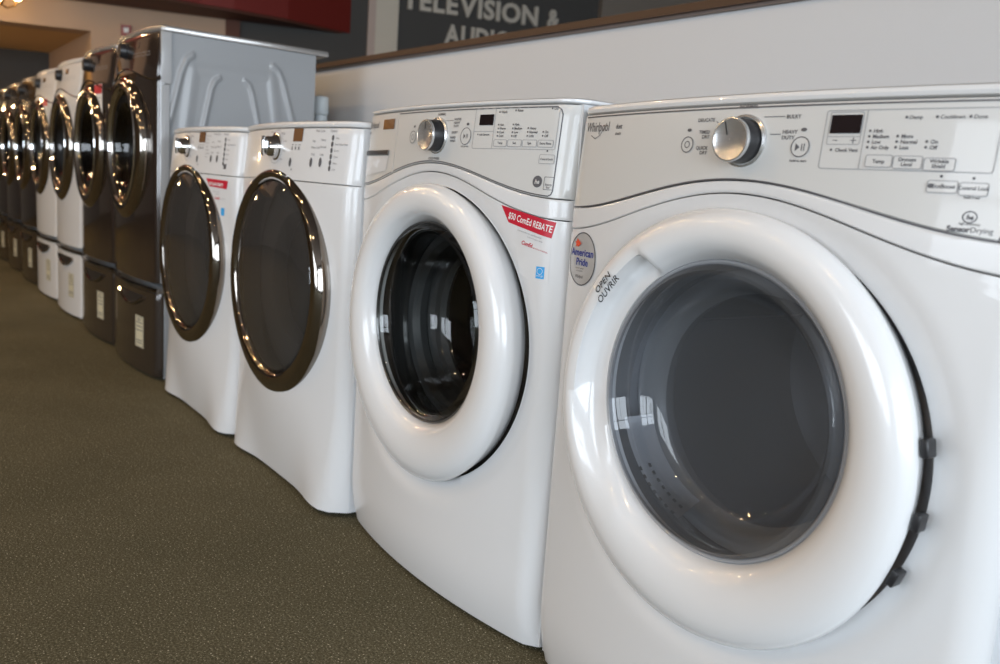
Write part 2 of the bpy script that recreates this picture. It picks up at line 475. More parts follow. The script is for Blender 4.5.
# --- nearest machine: dryer
A = empty('dryer', (.359, 0, 0), 'large white front-loading dryer nearest the camera, with grey see-through window and round sticker', 'dryer'); A.scale = (1.02, 1, 1)
machine_common(A, .72, .936, .9225, M['white_side'], M['white'], M['white'])
pA = strip(YA, -HW, HW, pc, lambda x: .9225, 8).build('control_panel', M['panel'], A)
mk = Marks(YA)
Marks.fx = staticmethod(lambda x: x - .010 * max(0, x - .09) / .2)
mk.line([(x, pc(x) + .0012) for x in xs_samples(-.335, .305, 60)] + [(.3095, pc(.312) + .001), (.312, pc(.312) + .008), (.312, .83), (.312, .86), (.312, .905), (.309, .914), (.302, .9185)] + [(x, .9185) for x in xs_samples(.285, -.32, 30)], .0018)
mk.build('panel_border_line', M['line'], pA)
Marks.dz = -.002
mk = Marks(YA); mk2 = Marks(YA)
# printed brand at the left end
mk.text('Whirlpool', -.315, .8985, .020, .006, shear=.1, sx=.72); mk.line([(-.300, .893), (-.288, .8875), (-.276, .893), (-.262, .910)], .0011)
mk.text('duet', -.238, .901, .010, .02, sx=.8); mk.text('steam', -.238, .892, .007, .01, sx=.8)
# ring of words around the knob
mk.text('NORMAL', .004, .9195, .0065, .03, 'CENTER')
words(mk, [('BULKY', .058, .906), ('HEAVY', .056, .8885), ('DUTY', .056, .882)], .0062, bold=.02)
words(mk, [('DELICATE', -.045, .905), ('TIMED', -.050, .890), ('DRY', -.050, .884), ('QUICK', -.050, .870), ('DRY', -.050, .864)], .0062, bold=.02, align='RIGHT')
mk.line([(.028, .9085), (.056, .9085)], .0009); mk.line([(.040, .888), (.054, .888)], .0009); mk.line([(-.035, .9), (-.042, .905)], .0009)
mk.disc(-.085, .895, .0022, 8, 1.8); mk.disc(.083, .893, .0022, 8, 1.8)
# power and start symbols
mk.text('hold to start', .082, .8565, .0042, .02, 'CENTER')
# display surround
mk.text('Damp', .203, .903, .0056); mk.text('Cooldown', .234, .903, .0056); mk.text('Done', .266, .903, .0056)
for x in (.200, .231, .263): mk.disc(x, .905, .0016, 8)
cols = [(.163, ['High', 'Medium', 'Low', 'Air Only'], .889), (.194, ['More', 'Normal', 'Less'], .8835), (.225, ['On', 'Off'], .878)]
for x, ws, z in cols:
    for i, w in enumerate(ws): mk.disc(x, z - i * .0058 + .002, .0015, 8); mk.text(w, x + .004, z - i * .0058, .0056, .02)
mk.disc(.121, .8705, .0015, 8); mk.text('Check Vent', .126, .8685, .0056, .02)
mk.rect(.121, .127, .8805, .8813); mk.rect(.142, .149, .8805, .8813); mk.rect(.145, .146, .8778, .884)
mk.disc(.246, .8455, .0015, 8); mk.disc(.277, .8445, .0015, 8)
mk.text('hold 3 sec', .2785, .8245, .0036, .02, 'CENTER')
mk.circ(.280, .8065, .0055, .0012, sx=1.2); mk.text('he', .280, .804, .007, .03, 'CENTER', shear=.2)
mk.text('high efficiency', .281, .7985, .0036, .01, 'CENTER'); mk.text('Sensor', .282, .7915, .0078, .045, 'RIGHT'); mk.text('Drying', .2825, .7915, .0078, .0)
mk.split('panel_lettering', M['print'], pA)
mk2.rrect(.109, .293, .8500, .9135, .003, .0010); mk2.line([(.157, .9135), (.157, .850)], .0010); mk2.rrect(.114, .153, .8765, .9115, .002, .0009); mk2.line([(.114, .885), (.153, .885)], .0009)
mk2.build('display_border', M['print2'], pA)
Marks(YA, .0012).rect(.116, .152, .8885, .9085).build('display', M['blackglass'], pA)
def button(Y, x0, x1, z0, z1, par, m=None, rr=.002):
    b = Marks(Y, .0009); b.rect(x0, x1, z0, z1, 2, 1); o = b.build('button', m or M['panel'], par)
    Marks(Y, .0013).rrect(x0, x1, z0, z1, rr, .0009).build('button_outline', M['print2'], o); return o
for x0, x1, z0, z1 in ((.164, .193, .853, .8655), (.1945, .2245, .852, .865), (.2265, .257, .851, .8635), (.234, .2635, .829, .841), (.2655, .292, .8275, .840)): button(YA, x0, x1, z0, z1, pA)
for x, r, z in ((-.085, .0098, .8765), (.082, .0112, .8735)):
    o = Marks(YA, .0009).disc(x, z, r, 28).build('button', M['panel'], pA); q = Marks(YA, .0013); q.circ(x, z, r, .0012); q.build('button_outline', M['print'], o)
# symbols redrawn above the buttons
q = Marks(YA, .0014); q.circ(-.085, .8765, .0040, .0011); q.put([(.076, .8775), (.076, .8685), (.0815, .873)], [(0, 1, 2)]); q.rect(.0835, .0847, .869, .877); q.rect(.0865, .0877, .869, .877)
for t, x, z in (('Temp', .1785, .857), ('Dryness', .209, .8595), ('Level', .209, .8545), ('Wrinkle', .2415, .8585), ('Shield', .2415, .8535)): q.text(t, x, z, .0056, .02, 'CENTER')
q.text('EcoBoost', .250, .8335, .0058, .02, 'CENTER'); q.text('Control Lock', .2785, .833, .0052, .02, 'CENTER'); q.disc(.2375, .8355, .0025, 8, 1.3)
q.split('button_lettering', M['print'], pA)
Marks.fx = staticmethod(lambda x: x); Marks.dz = 0.
kA = knob(pA, YA, .004, .878, .0262, .027, M['silver'], M['dark'], M['silver'])
yk = YA(0, .878) - .0273
MB().add([(-.0055, yk, .8985), (-.0040, yk, .899), (.0005, yk, .8835), (-.001, yk, .883)], [(0, 1, 2, 3)]).build('knob_pointer', M['dark'], kA)
yo = -.036
bowlA = [(.189, yo + .006), (.181, yo - .003), (.176, yo - .002), (.168, yo + .008), (.160, yo + .030), (.152, yo + .050), (.135, yo + .060), (.09, yo + .066), (.04, yo + .068), (.0005, yo + .068)]
dA = ring_door(A, M['ring'], True, yo=yo, sx=.968, glass=M['glassA'], bowl=bowlA)
# writing on the door ring
YR = lambda x, z: yo - .0375 if False else (yo - .0335)
def ringY(x, z):
    r = math.hypot(x, z - DZ - .003)
    P = [(.18, yo), (.217, yo - .0195), (.235, yo - .023), (.252, yo - .0225), (.267, yo - .017), (.2755, yo - .009), (.279, yo)]
    for (a, b), (c, d) in zip(P, P[1:]):
        if a <= r <= c: return b + (d - b) * (r - a) / (c - a)
    return P[-1][1]
q = Marks(ringY, .0016); q.text('OPEN', -.1885, .6775, .0145, .012, 'CENTER', rot=R(50)); q.text('OUVRIR', -.1760, .6700, .0145, .012, 'CENTER', rot=R(50)); q.build('door_lettering', M['dark'], dA)
# hinge clips at the right edge of the door
for a in (10, -6, -20):
    MB().box(-.0045, .0045, -.008, .010, -.010, .010, .002).build('hinge_clip', M['dark'], dA).matrix_local = Matrix.Translation((.2835 * math.cos(R(a)), yo + .012, DZ + .2855 * math.sin(R(a)))) @ Matrix.Rotation(-R(a), 4, 'Y')
# bezel behind door, drum, lint trap
bz = MB().lathe([(.267, .02), (.264, .030), (.225, .032), (.205, .036), (.198, .055), (.195, .075)], 0, DZ, 96).build('door_opening_bezel', M['bezel'], A)
drum(A, DZ + .01, .27, .075, .50, M['drum_w'])
MB().lathe([(.198, .045), (.18, .046), (.166, .050), (.157, .062), (.160, .08), (.172, .095)], 0, DZ + .012, 96).build('door_gasket', M['bezel_l'], A)
gr = MB(); P = []
for k in range(13):
    a = R(198 + 56 * k / 12); row = []
    for r, y in ((.181, yo + .022), (.174, yo + .012), (.150, yo + .045)): row.append((r * math.cos(a), y + .012, DZ + .02 + r * math.sin(a)))
    P.append(row)
gr = MB().grid(P).build('lint_grille', M['bezel'], A)
for j in range(7):
    for t in range(2):
        a = R(224 + 4.4 * j); r = .170 - .0075 * t; y = yo + .0235 + .0125 * t
        b = MB(); c, s = math.cos(a), math.sin(a); w, h = .0031, .0018
        cpt = Vector((r * c, y, DZ + .02 + r * s)); tu = Vector((-s, 0, c)); ru = Vector((-c * .6, .8, -s * .6)).normalized()
        nn = Vector((0, -.002, 0))
        b.add([cpt + nn + tu * w * i + ru * h * k for i, k in ((-1, -1), (1, -1), (1, 1), (-1, 1))], [(0, 1, 2, 3)])
        b.build('grille_slot', M['dark'], gr)
# round sticker
q = Marks(YA, .0009); q.disc(-.284, .704, .0405, 40, .88); st = q.build('round_sticker', M['foil'], A); tag(st, 'silver round sticker')
q = Marks(YA, .0013); q.circ(-.284, .704, .0402, .0018, 40, .88); q.build('sticker_rim', M['line'], st)
q = Marks(YA, .0015); q.text('American', -.284, .7085, .0158, .02, 'CENTER', sx=1.); q.text('Pride', -.283, .694, .0158, .02, 'CENTER', sx=1.); q.build('sticker_lettering', M['navy'], st)
q = Marks(YA, .0026); pts = [((.0075 if k % 2 == 0 else .0032) * math.sin(PI * k / 5) * .8 - .299, .7275 + (.0075 if k % 2 == 0 else .0032) * math.cos(PI * k / 5)) for k in range(10)]
q.put(pts + [(-.288, .7275)], [(k, (k + 1) % 10, 10) for k in range(10)]); q.build('sticker_star', M['star'], st)
q = Marks(YA, .0015); q.text('designed, engineered', -.288, .6885, .0036, .0, 'CENTER', sx=.75); q.text('and assembled', -.288, .6845, .0036, .0, 'CENTER', sx=.8); q.text('Whirlpool', -.288, .6745, .007, .01, 'CENTER', shear=.2, sx=.75); q.build('sticker_small_print', M['print'], st)

# --- second machine: washer with dispenser drawer
DZ = .509; YA = mkY(.038, .040, DZ, .284); HOLE = .281
B = empty('washing_machine', (-.352, 0, 0), 'white washer with dispenser drawer and red rebate sticker, second machine from the camera', 'washing machine'); B.scale = (1.028, 1, 1.013)
machine_common(B, .72, .940, .930, M['white_side'], M['white'], M['white'])
xd = -.155
pB = strip(YA, xd, HW, pc, lambda x: .930, 8).build('control_panel', M['panel'], B)
dr = strip(YA, -HW, xd, pc, lambda x: .930, 8, n=16).build('dispenser_drawer', M['panel'], B)
mk = Marks(YA); mk.line([(x, pc(x) + .0035) for x in xs_samples(-.15, .31, 60)] + [(.315, pc(.31) + .006), (.317, pc(.31) + .012), (.317, .83), (.317, .87), (.317, .914), (.314, .921), (.307, .9255)] + [(x, .9255) for x in xs_samples(.29, -.15, 26)], .0019); mk.build('panel_border_line', M['line'], pB)
mk = Marks(YA); mk.line([(x, pc(x) + .0035) for x in xs_samples(-.335, -.16, 16)], .0019);  mk.build('drawer_border_line', M['line'], dr)
# drawer grip: a dark slot over a scooped lighter pocket
q = MB(); P = []
for i in range(9):
    x = -.318 + .135 * i / 8; w = 1 - abs(i - 4) / 4.0
    P.append([(x, YA(x, .844) - .0012, .844), (x, YA(x, .844) - .004, .846), (x, YA(x, .852) - .004, .853), (x, YA(x, .854) - .001, .855)])
q.grid(P).build('drawer_handle', M['dark'], dr)
q = Marks(YA, .001); q.quad([(-.318, .800), (-.190, .813), (-.183, .843), (-.317, .843)]); q.build('drawer_pull_recess', M['white'], dr)
q = Marks(YA, .0012); q.rect(-.228, -.170, .897, .917); q.build('drawer_display_sticker', M['amber'], dr)
mk = Marks(YA); mk.text('Whirlpool', -.325, .9015, .019, .008, shear=.1, sx=.85); mk.text('duet', -.318, .890, .009, .02); mk.build('drawer_lettering', M['print'], dr)
Marks.dz = -.006; Marks.fx = staticmethod(lambda x: x + .007 - .012 * max(0, x - .1))
mk = Marks(YA); mk2 = Marks(YA)
mk.text('NORMAL', .01, .923, .0062, .03, 'CENTER')
words(mk, [('WHITES', .052, .913), ('HEAVY', .052, .907), ('DUTY', .052, .901), ('BULKY', .049, .890), ('RAPID', .046, .881), ('WASH', .046, .875)], .0058, bold=.02)
mk.line([(.024, .913), (.05, .913)], .0009)
mk.text('COLD WASH', .0, .837 + .006, .0062, .03, 'CENTER')
mk.disc(-.085, .905, .0022, 8, 1.6); mk.disc(.094, .906, .0025, 8, 1.6); mk.text('hold to start', .092, .866, .0042, .02, 'CENTER')
for t, x, z in (('Wash', .175, .923), ('Rinse', .213, .925), ('Lid', .292, .930 - .003)): mk.disc(x, z + .002, .0017, 8); mk.text(t, x + .004, z, .006, .02)
mk.disc(.125, .888, .0015, 8); mk.text('Add Garment', .129, .886, .0048, .02)
cols = [(.176, ['Hot', 'Warm', 'Cool', 'Cold'], .902), (.211, ['High', 'Medium', 'Low', 'Off'], .902), (.246, ['Heavy', 'Normal', 'Light'], .896), (.279, ['On', 'Off'], .890)]
for x, ws, z in cols:
    for i, w in enumerate(ws): mk.disc(x, z - i * .0062 + .002, .0016, 8); mk.text(w, x + .0035, z - i * .0062, .0056, .02)
mk.disc(.293, .862, .0016, 8)
mk.disc(.281, .813, .0095, 20, 1.05); mk.text('Energy', .304, .8075, .0045, .02, 'CENTER'); mk.text('Star', .304, .803, .0045, .02, 'CENTER'); mk.rrect(.295, .313, .801, .821, .001, .0009)
mk.split('panel_lettering', M['print'], pB)
q = Marks(YA, .0016); q.text('he', .281, .8095, .010, .03, 'CENTER', shear=.2); q.build('efficiency_mark', M['panel'], pB)
mk2.rrect(.113, .307, .864, .932 - .001, .003, .0010); mk2.line([(.165, .931), (.165, .864)], .0010); mk2.line([(.113, .893), (.165, .893)], .0009); mk2.build('display_border', M['print2'], pB)
Marks(YA, .0012).rect(.126, .162, .9035, .9215).build('display', M['blackglass'], pB)
for i in range(4): button(YA, .170 + .034 * i, .201 + .034 * i, .868, .879, pB)
button(YA, .279, .309, .842, .856, pB)
for x, r, z in ((-.087, .0115, .885), (.092, .0145, .885)):
    o = Marks(YA, .0009).disc(x, z, r, 28).build('button', M['panel'], pB); q = Marks(YA, .0013); q.circ(x, z, r, .0012); q.build('button_outline', M['print'], o)
q = Marks(YA, .0014); q.circ(-.087, .885, .0048, .0011); q.put([(.086, .8895), (.086, .8805), (.0915, .885)], [(0, 1, 2)]); q.rect(.0935, .0947, .881, .889); q.rect(.0965, .0977, .881, .889)
for i, t in enumerate(('Temp', 'Soil', 'Spin', 'Extra Rinse')): q.text(t, .1855 + .034 * i, .872, .0052, .02, 'CENTER')
q.text('Control Lock', .294, .8475, .0046, .02, 'CENTER'); q.split('button_lettering', M['print'], pB)
Marks.dz = 0.; Marks.fx = staticmethod(lambda x: x)
kB = knob(pB, YA, .010, .880, .0275, .028, M['silver'], M['dark'], M['silver'])
yk = YA(0, .880) - .0283
MB().add([(.009, yk, .903), (.011, yk, .903), (.011, yk, .889), (.009, yk, .889)], [(0, 1, 2, 3)]).build('knob_pointer', M['dark'], kB)
bowlB = [(.189, yo + .006), (.180, yo - .001), (.174, yo + .004), (.168, yo + .02), (.158, yo + .06), (.148, yo + .11), (.130, yo + .135), (.09, yo + .15), (.04, yo + .157), (.0005, yo + .158)]
dB = ring_door(B, M['ring'], False, yo=yo, ro=.2845, sx=.985, rim=M['bezel_d'], glass=M['glassB'], bowl=bowlB)
MB().lathe([(.2805, .02), (.272, .030), (.225, .034), (.205, .045), (.199, .06)], 0, DZ, 96).build('door_opening_bezel', M['bezel_d'], B)
MB().lathe([(.199, .055), (.19, .048), (.178, .052), (.170, .066), (.174, .085), (.186, .095), (.180, .11), (.164, .112), (.158, .125), (.170, .14)], 0, DZ + .01, 96).build('door_gasket', M['gasket'], B)
drum(B, DZ + .01, .25, .13, .50, M['drum'])
# red rebate sticker
q = Marks(YA, .0009); q.quad([(.232, .7375), (.322, .7185), (.327, .7445), (.213, .7650)], 10, 2); rs = q.build('rebate_sticker', M['red'], B); tag(rs, 'red rebate sticker')
rot = R(-10.5)
q = Marks(YA, .0014); q.text('$50 ComEd REBATE', .2305, .7445, .0155, .012, rot=rot, sx=.70); q.build('sticker_lettering', M['paper'], rs)
q = Marks(YA, .0009); q.quad([(.252, .728), (.322, .713), (.322, .640), (.252, .655)], 8, 2); sp = q.build('clear_sticker_film', M['white'], B)
q = Marks(YA, .0013); q.text('Customers who buy a qualifying washer', .254, .7255, .0042, .0, rot=rot, sx=.78); q.text('in this store get a rebate', .276, .7160, .0042, .0, rot=rot, sx=.78); q.build('sticker_small_print', M['print2'], sp)
q = Marks(YA, .0013); q.text('ComEd', .264, .7045, .0092, .03, rot=rot, shear=.2, sx=.85); q.text('an exelon company', .290, .6995, .0034, .0, rot=rot); q.line([(.288, .7005), (.318, .6945)], .0007); q.build('sticker_logo', M['red'], sp)
q = Marks(YA, .0015); q.rect(.300, .3155, .652, .6715); es = q.build('blue_square_print', M['blue'], sp)
q = Marks(YA, .0018); q.circ(.3075, .664, .005, .0007); q.text('energy', .3078, .6555, .0045, .0, 'CENTER'); q.build('blue_square_lettering', M['paper'], es)

# ---------------------------------------------------------------- third and fourth: white with dark chrome ringed doors
YC = mkY(.050, .032, DZ, 0, lean=.10, toe=.0, flare=1.35)
CZ = .527
def chrome_door_machine(name, loc, label, cat, sticker):
    o = empty(name, loc, label, cat); o.scale = (1.02, 1, 1)
    H, LZ = .930, .914
    cabinet(o, .68, LZ, M['white_side'])
    seam = lambda x: .790 - .004 * (abs(x) / HW)
    polar_front(YC, CZ, .262, .012, lambda x: seam(x), 160).build('front_panel', M['white'], o, angle=50)
    MB().box(-.30, .30, .05, .065, .006, .03).build('toe_kick', M['dark'], o, smooth=False)
    P = strip(YC, -HW, HW, seam, lambda x: LZ, 8).build('control_panel', M['white'], o)
    lid(o, YC, .68, LZ, H, M['white'], over=.002, bev=.007)
    # chrome ring, wider at its foot
    d = empty('door', (0, 0, 0)); d.parent = o
    yo = -.040; up = .014; ri = .246
    prof = [(.276, yo + .04), (.288, yo + .03), (.291, yo + .018), (.2905, yo + .006), (.288, yo - .003), (.283, yo - .009), (.276, yo - .013), (.268, yo - .014), (.260, yo - .013), (.253, yo - .010), (.249, yo - .005), (ri - .002, yo + .006)]
    ecc = [0, 0, 0, 0, 0, .002, .005, .009, .012, up, up, up]
    MB().lathe(prof, 0, CZ, 160, ecc).build('door_ring', M['chrome2'], d, angle=60)
    gz = CZ + up
    MB().lathe([(.246, yo + .001), (.242, yo - .007), (.225, yo - .014), (.18, yo - .021), (.13, yo - .026), (.07, yo - .029), (.0005, yo - .030)], 0, gz, 128).build('window_glass', M['glassC'], d)
    # grip: a smoked plate filling the foot of the window
    g = MB(); P2 = []
    for k in range(25):
        x = -.17 + .34 * k / 24; zt = gz - .125 - .05 * (k / 24 - .5)
        zb_ = gz - math.sqrt(max(0, .236 ** 2 - x * x))
        P2.append([(x, yo - .016 - .012 * math.cos(PI * x / .4) * (1 - j) - .012 * j * (1 - (x / .2) ** 2), zb_ + (zt - zb_) * j) for j in (0, .5, 1)])
    # inner bezel and drum
    MB().lathe([(.27, .03), (.22, .028), (.175, .03), (.165, .05), (.168, .07)], 0, CZ + .01, 96).build('door_opening_bezel', M['bezel'], o)
    drum(o, CZ + .01, .24, .07, .48, M['drum'])
    # knob: lobed chrome
    kx = .007 if not sticker else .0; kz = .869; DX = .045
    Marks.fx = staticmethod(lambda x: x + .045 - .09 * max(0, x - .14)); y = YC(kx, kz)
    def lob(i, a, r, yy): return (r * (1 + .10 * math.cos(2 * a + .6)) if i > 2 else r), yy
    kb = MB().lathe([(.034, y + .002), (.034, y - .003), (.029, y - .005), (.027, y - .012), (.026, y - .024), (.022, y - .029), (.012, y - .030), (.0005, y - .030)], kx, kz, 48, fn=lob).build('knob', M['chrome'], P)
    tag(kb, 'chrome cycle knob')
    MB().box(-.004, .004, -.008, .0, -.024, .024, .002).build('knob_grip', M['chrome'], kb).location = (kx, y - .030, kz)
    Marks(YC, .0012).rect(.053, .097, .882, .914 - .001).build('display', M['amber'], P)
    mk = Marks(YC); mk2 = Marks(YC)
    for x in (.050, .066, .082): mk.rect(x, x + .005, .862, .870); mk.rect(x - .001, x + .008, .8735, .875)
    bt = []
    for x, z in ((.050, .832), (.145, .834), (.185, .835)): bt.append((x, z, .006, .011))
    for z in (.8915, .877, .863, .849, .835, .822): bt.append((.225, z, .0045, .0065))
    for x, z, a, b in bt:
        q = Marks(YC, .001); q.disc(x, z, b, 16, a / b); bo = q.build('button', M['print'], P); bo['label'] = 'small dark button'
        q = Marks(YC, .0014); q.disc(x - .001, z + b * .4, b * .28, 8, .9); q.build('button_light', M['silver'], bo)
    for i in range(4): mk.disc(-.035 + .012 * i, .902 - .003 * (i % 2), .0016, 8)
    mk.disc(.060, .815, .0025, 8)
    for t, x, z in (('Wash Cycles', .150, .9045), ('Options', .212, .9045), ('Hot', .142, .881), ('Heavy', .178, .884), ('Warm Cold', .138, .866), ('Normal', .178, .868), ('Cold', .142, .850), ('Light', .180, .850)): mk2.text(t, x, z, .0078, .02)
    for i, t in enumerate(('Delay', 'Fresh Water Rinse', 'Energy', 'Chime', 'Status', 'Lock')): mk2.text(t, .235, .889 - .0142 * i, .0062, .02)
    for i, t in enumerate(('Heavy Duty', 'Whites', 'Normal', 'Casual', 'Delicates', 'Hand Wash', 'Quick')): mk2.text(t, .105, .900 - .0105 * i, .0055, .02) if sticker else None
    for i, (t, dx, dz) in enumerate((('Sanitize', -.045, .035), ('Normal', -.005, .043), ('Heavy', .03, .032), ('Quick', .042, .012), ('Rinse', .042, -.012), ('Drain', .03, -.032))): mk2.text(t, kx + dx - .045, kz + dz, .006, .02)
    mk.split('panel_mark', M['print'], P); mk2.split('panel_lettering', M['print2'], P)
    Marks.fx = staticmethod(lambda x: x)
    Marks(YC, .001).circ(kx, kz, .041, .0012).build('knob_halo', M['print2'], P)
    if sticker:
        q = Marks(YC, .0009); q.quad([(.193, .753), (.290, .748), (.296, .772), (.176, .776)], 8, 2); s = q.build('rebate_sticker', M['red'], o); tag(s, 'red rebate sticker')
        q = Marks(YC, .0014); q.text('$50 ComEd REBATE', .194, .7575, .0125, .03, sx=.72, rot=R(-2)); q.build('sticker_lettering', M['paper'], s)
        q = Marks(YC, .0012); q.text('Customers who buy a washer', .213, .737, .0042, .0, sx=.8); q.text('get a rebate', .233, .730, .0042, .0); q.text('an exelon company', .256, .7175, .0036); q.build('sticker_small_print', M['print2'], o)
        q = Marks(YC, .0012); q.text('ComEd', .226, .7165, .009, .03, shear=.2); q.build('sticker_logo', M['red'], o)
        q = Marks(YC, .0012); q.rect(.263, .280, .670, .692); es = q.build('blue_square_print', M['blue'], o)
        q = Marks(YC, .0010); q.rect(.266, .280, .806, .820); q.build('dark_square_mark', M['print'], P)
    return o
chrome_door_machine('dryer', (-1.055, -.022, 0), 'white dryer with large dark chrome-ringed door and no sticker, third machine from the camera', 'dryer', False)
chrome_door_machine('washing_machine', (-1.765, -.030, 0), 'white washer with dark chrome-ringed door and red sticker, beside the tall grey-sided machine', 'washing machine', True)

# ---------------------------------------------------------------- far machines on pedestals
YE = mkY(.034, .022, .50, 0, lean=.12, toe=0)
EZ = .505
def pedestal_machine(m_front, m_side, m_edge, embossed, name):
    o = empty(name, (0, 0, 0))
    D, LZ, H = .605, .916, .938
    cabinet(o, D, LZ, m_side, emboss=embossed)
    se = lambda x: .748 + .052 * (.5 + .5 * math.cos(PI * min(abs(x) / .34, 1)))
    if embossed:
        side_panel(o, D, LZ, m_side)
        MB().box(HW - .012, HW, .014, .044, .012, .733, .001).build('lower_edge_strip', m_edge, o)
        MB().box(HW - .012, HW + .001, .014, .050, .736, LZ, .001).build('upper_edge_strip', m_edge, o)
    else:
        MB().box(HW - .010, HW + .0005, .018, .05, .012, LZ, .001).build('edge_strip', m_edge, o)
    polar_front(YE, EZ, .255, .010, se, 144).build('front_panel', m_front, o, angle=50)
    P = strip(YE, -HW, HW, se, lambda x: LZ, 8).build('control_panel', m_front, o)
    # chrome moulding on the seam
    pts = [(x, YE(x, se(x)) - .0015, se(x)) for x in xs_samples(-.335, .335, 40)]
    MB().tube(pts, .0032, 8).build('chrome_trim', M['chrome2'], o)
    lid(o, YE, D, LZ, H, M['lid_grey'] if embossed else (M['lid_grey'] if m_front is M['brown'] else M['white']), over=.0, back=.05, bev=.005)
    d = empty('door', (0, 0, 0)); d.parent = o
    yo = -.028
    prof = [(.262, yo + .035), (.274, yo + .02), (.277, yo + .007), (.274, yo - .004), (.264, yo - .014), (.250, yo - .021), (.238, yo - .023), (.226, yo - .020), (.214, yo - .012), (.206, yo - .003), (.202, yo + .008)]
    MB().lathe(prof, 0, EZ, 128, [0, 0, 0, 0, .001, .003, .006, .008, .01, .01, .01]).build('door_ring', M['chrome2'], d, angle=60)
    MB().lathe([(.222, yo - .018), (.219, yo - .023), (.213, yo - .020), (.210, yo - .010)], 0, EZ + .009, 96).build('inner_chrome_ring', M['chrome'], d)
    MB().lathe([(.203, yo + .0), (.19, yo - .008), (.16, yo - .004), (.14, yo + .02), (.12, yo + .05), (.08, yo + .07), (.0005, yo + .075)], 0, EZ + .01, 96).build('window_glass', M['glassE'], d)
    MB().lathe([(.262, .03), (.22, .028), (.18, .03), (.17, .06)], 0, EZ, 72).build('door_opening_bezel', M['bezel_d'], o)
    drum(o, EZ, .24, .06, .46, M['drum'])
    # knob near panel centre left, black
    kx, kz = .0, .868; y = YE(kx, kz)
    kb = MB().lathe([(.031, y + .002), (.031, y - .004), (.027, y - .006), (.026, y - .022), (.024, y - .028), (.0005, y - .029)], kx, kz, 40).build('knob', M['dark'], P)
    Marks(YE, .001).rect(.10, .155, .868, .892).build('display', M['blackglass'], P)
    q = Marks(YE)
    for i in range(4): q.rrect(.10 + .045 * i, .135 + .045 * i, .838, .850, .002, .001)
    for i in range(5): q.disc(-.2 + .028 * i, .86, .003, 8)
    q.split('panel_mark', M['print2'], P)
    return o
def pedestal(m, m_side):
    o = empty('laundry_pedestal', (0, 0, 0)); D = .58
    b = MB(); b.box(-HW, HW, .028, D, .006, .350, .002); b.build('pedestal_body', m_side, o)
    zt = lambda x: .330 + .012 * (1 - (x / HW) ** 2) ; zb_ = lambda x: .012
    dr = strip(YE, -HW, HW, zb_, lambda x: .334, 10).build('drawer', m, o)
    pts = [(x, YE(x, .343) + .002, .343) for x in xs_samples(-.337, .337, 30)]
    MB().tube(pts, .008, 8).build('chrome_trim', M['chrome2'] if m is M['brown2'] else M['chrome2'], o)
    # scooped arched handle
    Yp = lambda x, z: YE(x, z)
    q = MB(); P = []
    for k in range(21):
        x = -.065 + .29 * k / 20; u = ((x - .08) / .145); zl = .268 + .036 * u * u; P.append([(x, YE(x, .3) - .001, .312), (x, YE(x, .3) - .0015, zl)])
    q.grid(P).build('handle_recess', M['dark'], dr)
    pts = [(-.07 + .30 * k / 20, YE(-.07 + .30 * k / 20, .28) - .005, .264 + .040 * ((k - 10) / 10) ** 2) for k in range(21)]
    MB().tube(pts, .006, 8).build('drawer_handle', M['chrome2'], dr)
    q = Marks(YE, .0012); q.rect(.150, .235, .105, .228); lb = q.build('energy_guide_label', M['cream'], dr)
    q = Marks(YE, .0018); q.rrect(.155, .230, .109, .224, .002, .002)
    for z in (.200, .185, .17, .13, .12): q.rect(.162, .222, z, z + .004)
    q.text('ENERGY', .192, .210, .011, .03, 'CENTER'); q.build('label_print', M['print'], lb)
    return o
# (x, colour, embossed side, label machine, label pedestal)
spec = [
 (-2.573, 'brown', 'dark brown front-loading machine on a pedestal with its grey ribbed side in view', 'dark brown drawer pedestal under the machine whose grey side shows'),
 (-3.270, 'brown', 'dark brown front-loading machine with a white and red sticker on its front', 'dark brown drawer pedestal between the white pedestals and the nearest dark one'),
 (-3.967, 'white', 'white front-loading machine on a white pedestal, nearer of the two between the dark pairs', 'white drawer pedestal nearer the camera of the white two'),
 (-4.664, 'white', 'white front-loading machine on a white pedestal, farther of the two between the dark pairs', 'white drawer pedestal farther from the camera of the white two'),
 (-5.361, 'brown', 'dark front-loading machine on a pedestal, just beyond the two tall white ones', 'dark drawer pedestal just beyond the two white pedestals'),
 (-6.058, 'brown', 'dark front-loading machine on a pedestal, next to last at the far left end', 'dark drawer pedestal next to last at the far left end of the row'),
 (-6.755, 'brown', 'dark front-loading machine cut off by the left picture edge, last in the row', 'dark drawer pedestal last in the row, cut off by the left picture edge'),
]
proto = {}; far = []
for i, (x, c, lm, lp) in enumerate(spec):
    key = 'E' if i == 0 else c
    mf, ms, me = (M['brown'], M['grey_side'], M['grey_edge']) if c == 'brown' else (M['white'], M['white_side'], M['white'])
    if key not in proto:
        o = pedestal_machine(mf, ms, me, i == 0, 'washing_machine'); proto[key] = o
    else: o = copy_tree(proto[key])
    o.location = (x, -.045, .360); tag(o, lm, 'washing machine', 'machines on drawer pedestals at the far end of the row')
    if ('p', c) not in proto: p = pedestal(M['brown2'] if c == 'brown' else M['white'], ms); proto[('p', c)] = p
    else: p = copy_tree(proto[('p', c)])
    p.location = (x, -.045, 0); tag(p, lp, 'pedestal', 'drawer pedestals at the far end of the row')
    far.append(o)
for i in (1, 3):
    o = far[i]
    q = Marks(YE, .0012); q.rect(.135, .235, .640, .775); s = q.build('rebate_sticker', M['paper'], o); tag(s, 'white and red sticker')
    q = Marks(YE, .0018); q.rect(.137, .233, .735, .773); q.build('sticker_header', M['red'], s)
    q = Marks(YE, .0018)
    for k in range(4): q.rect(.15, .22, .715 - .014 * k, .719 - .014 * k)
    q.build('sticker_small_print', M['print2'], s)

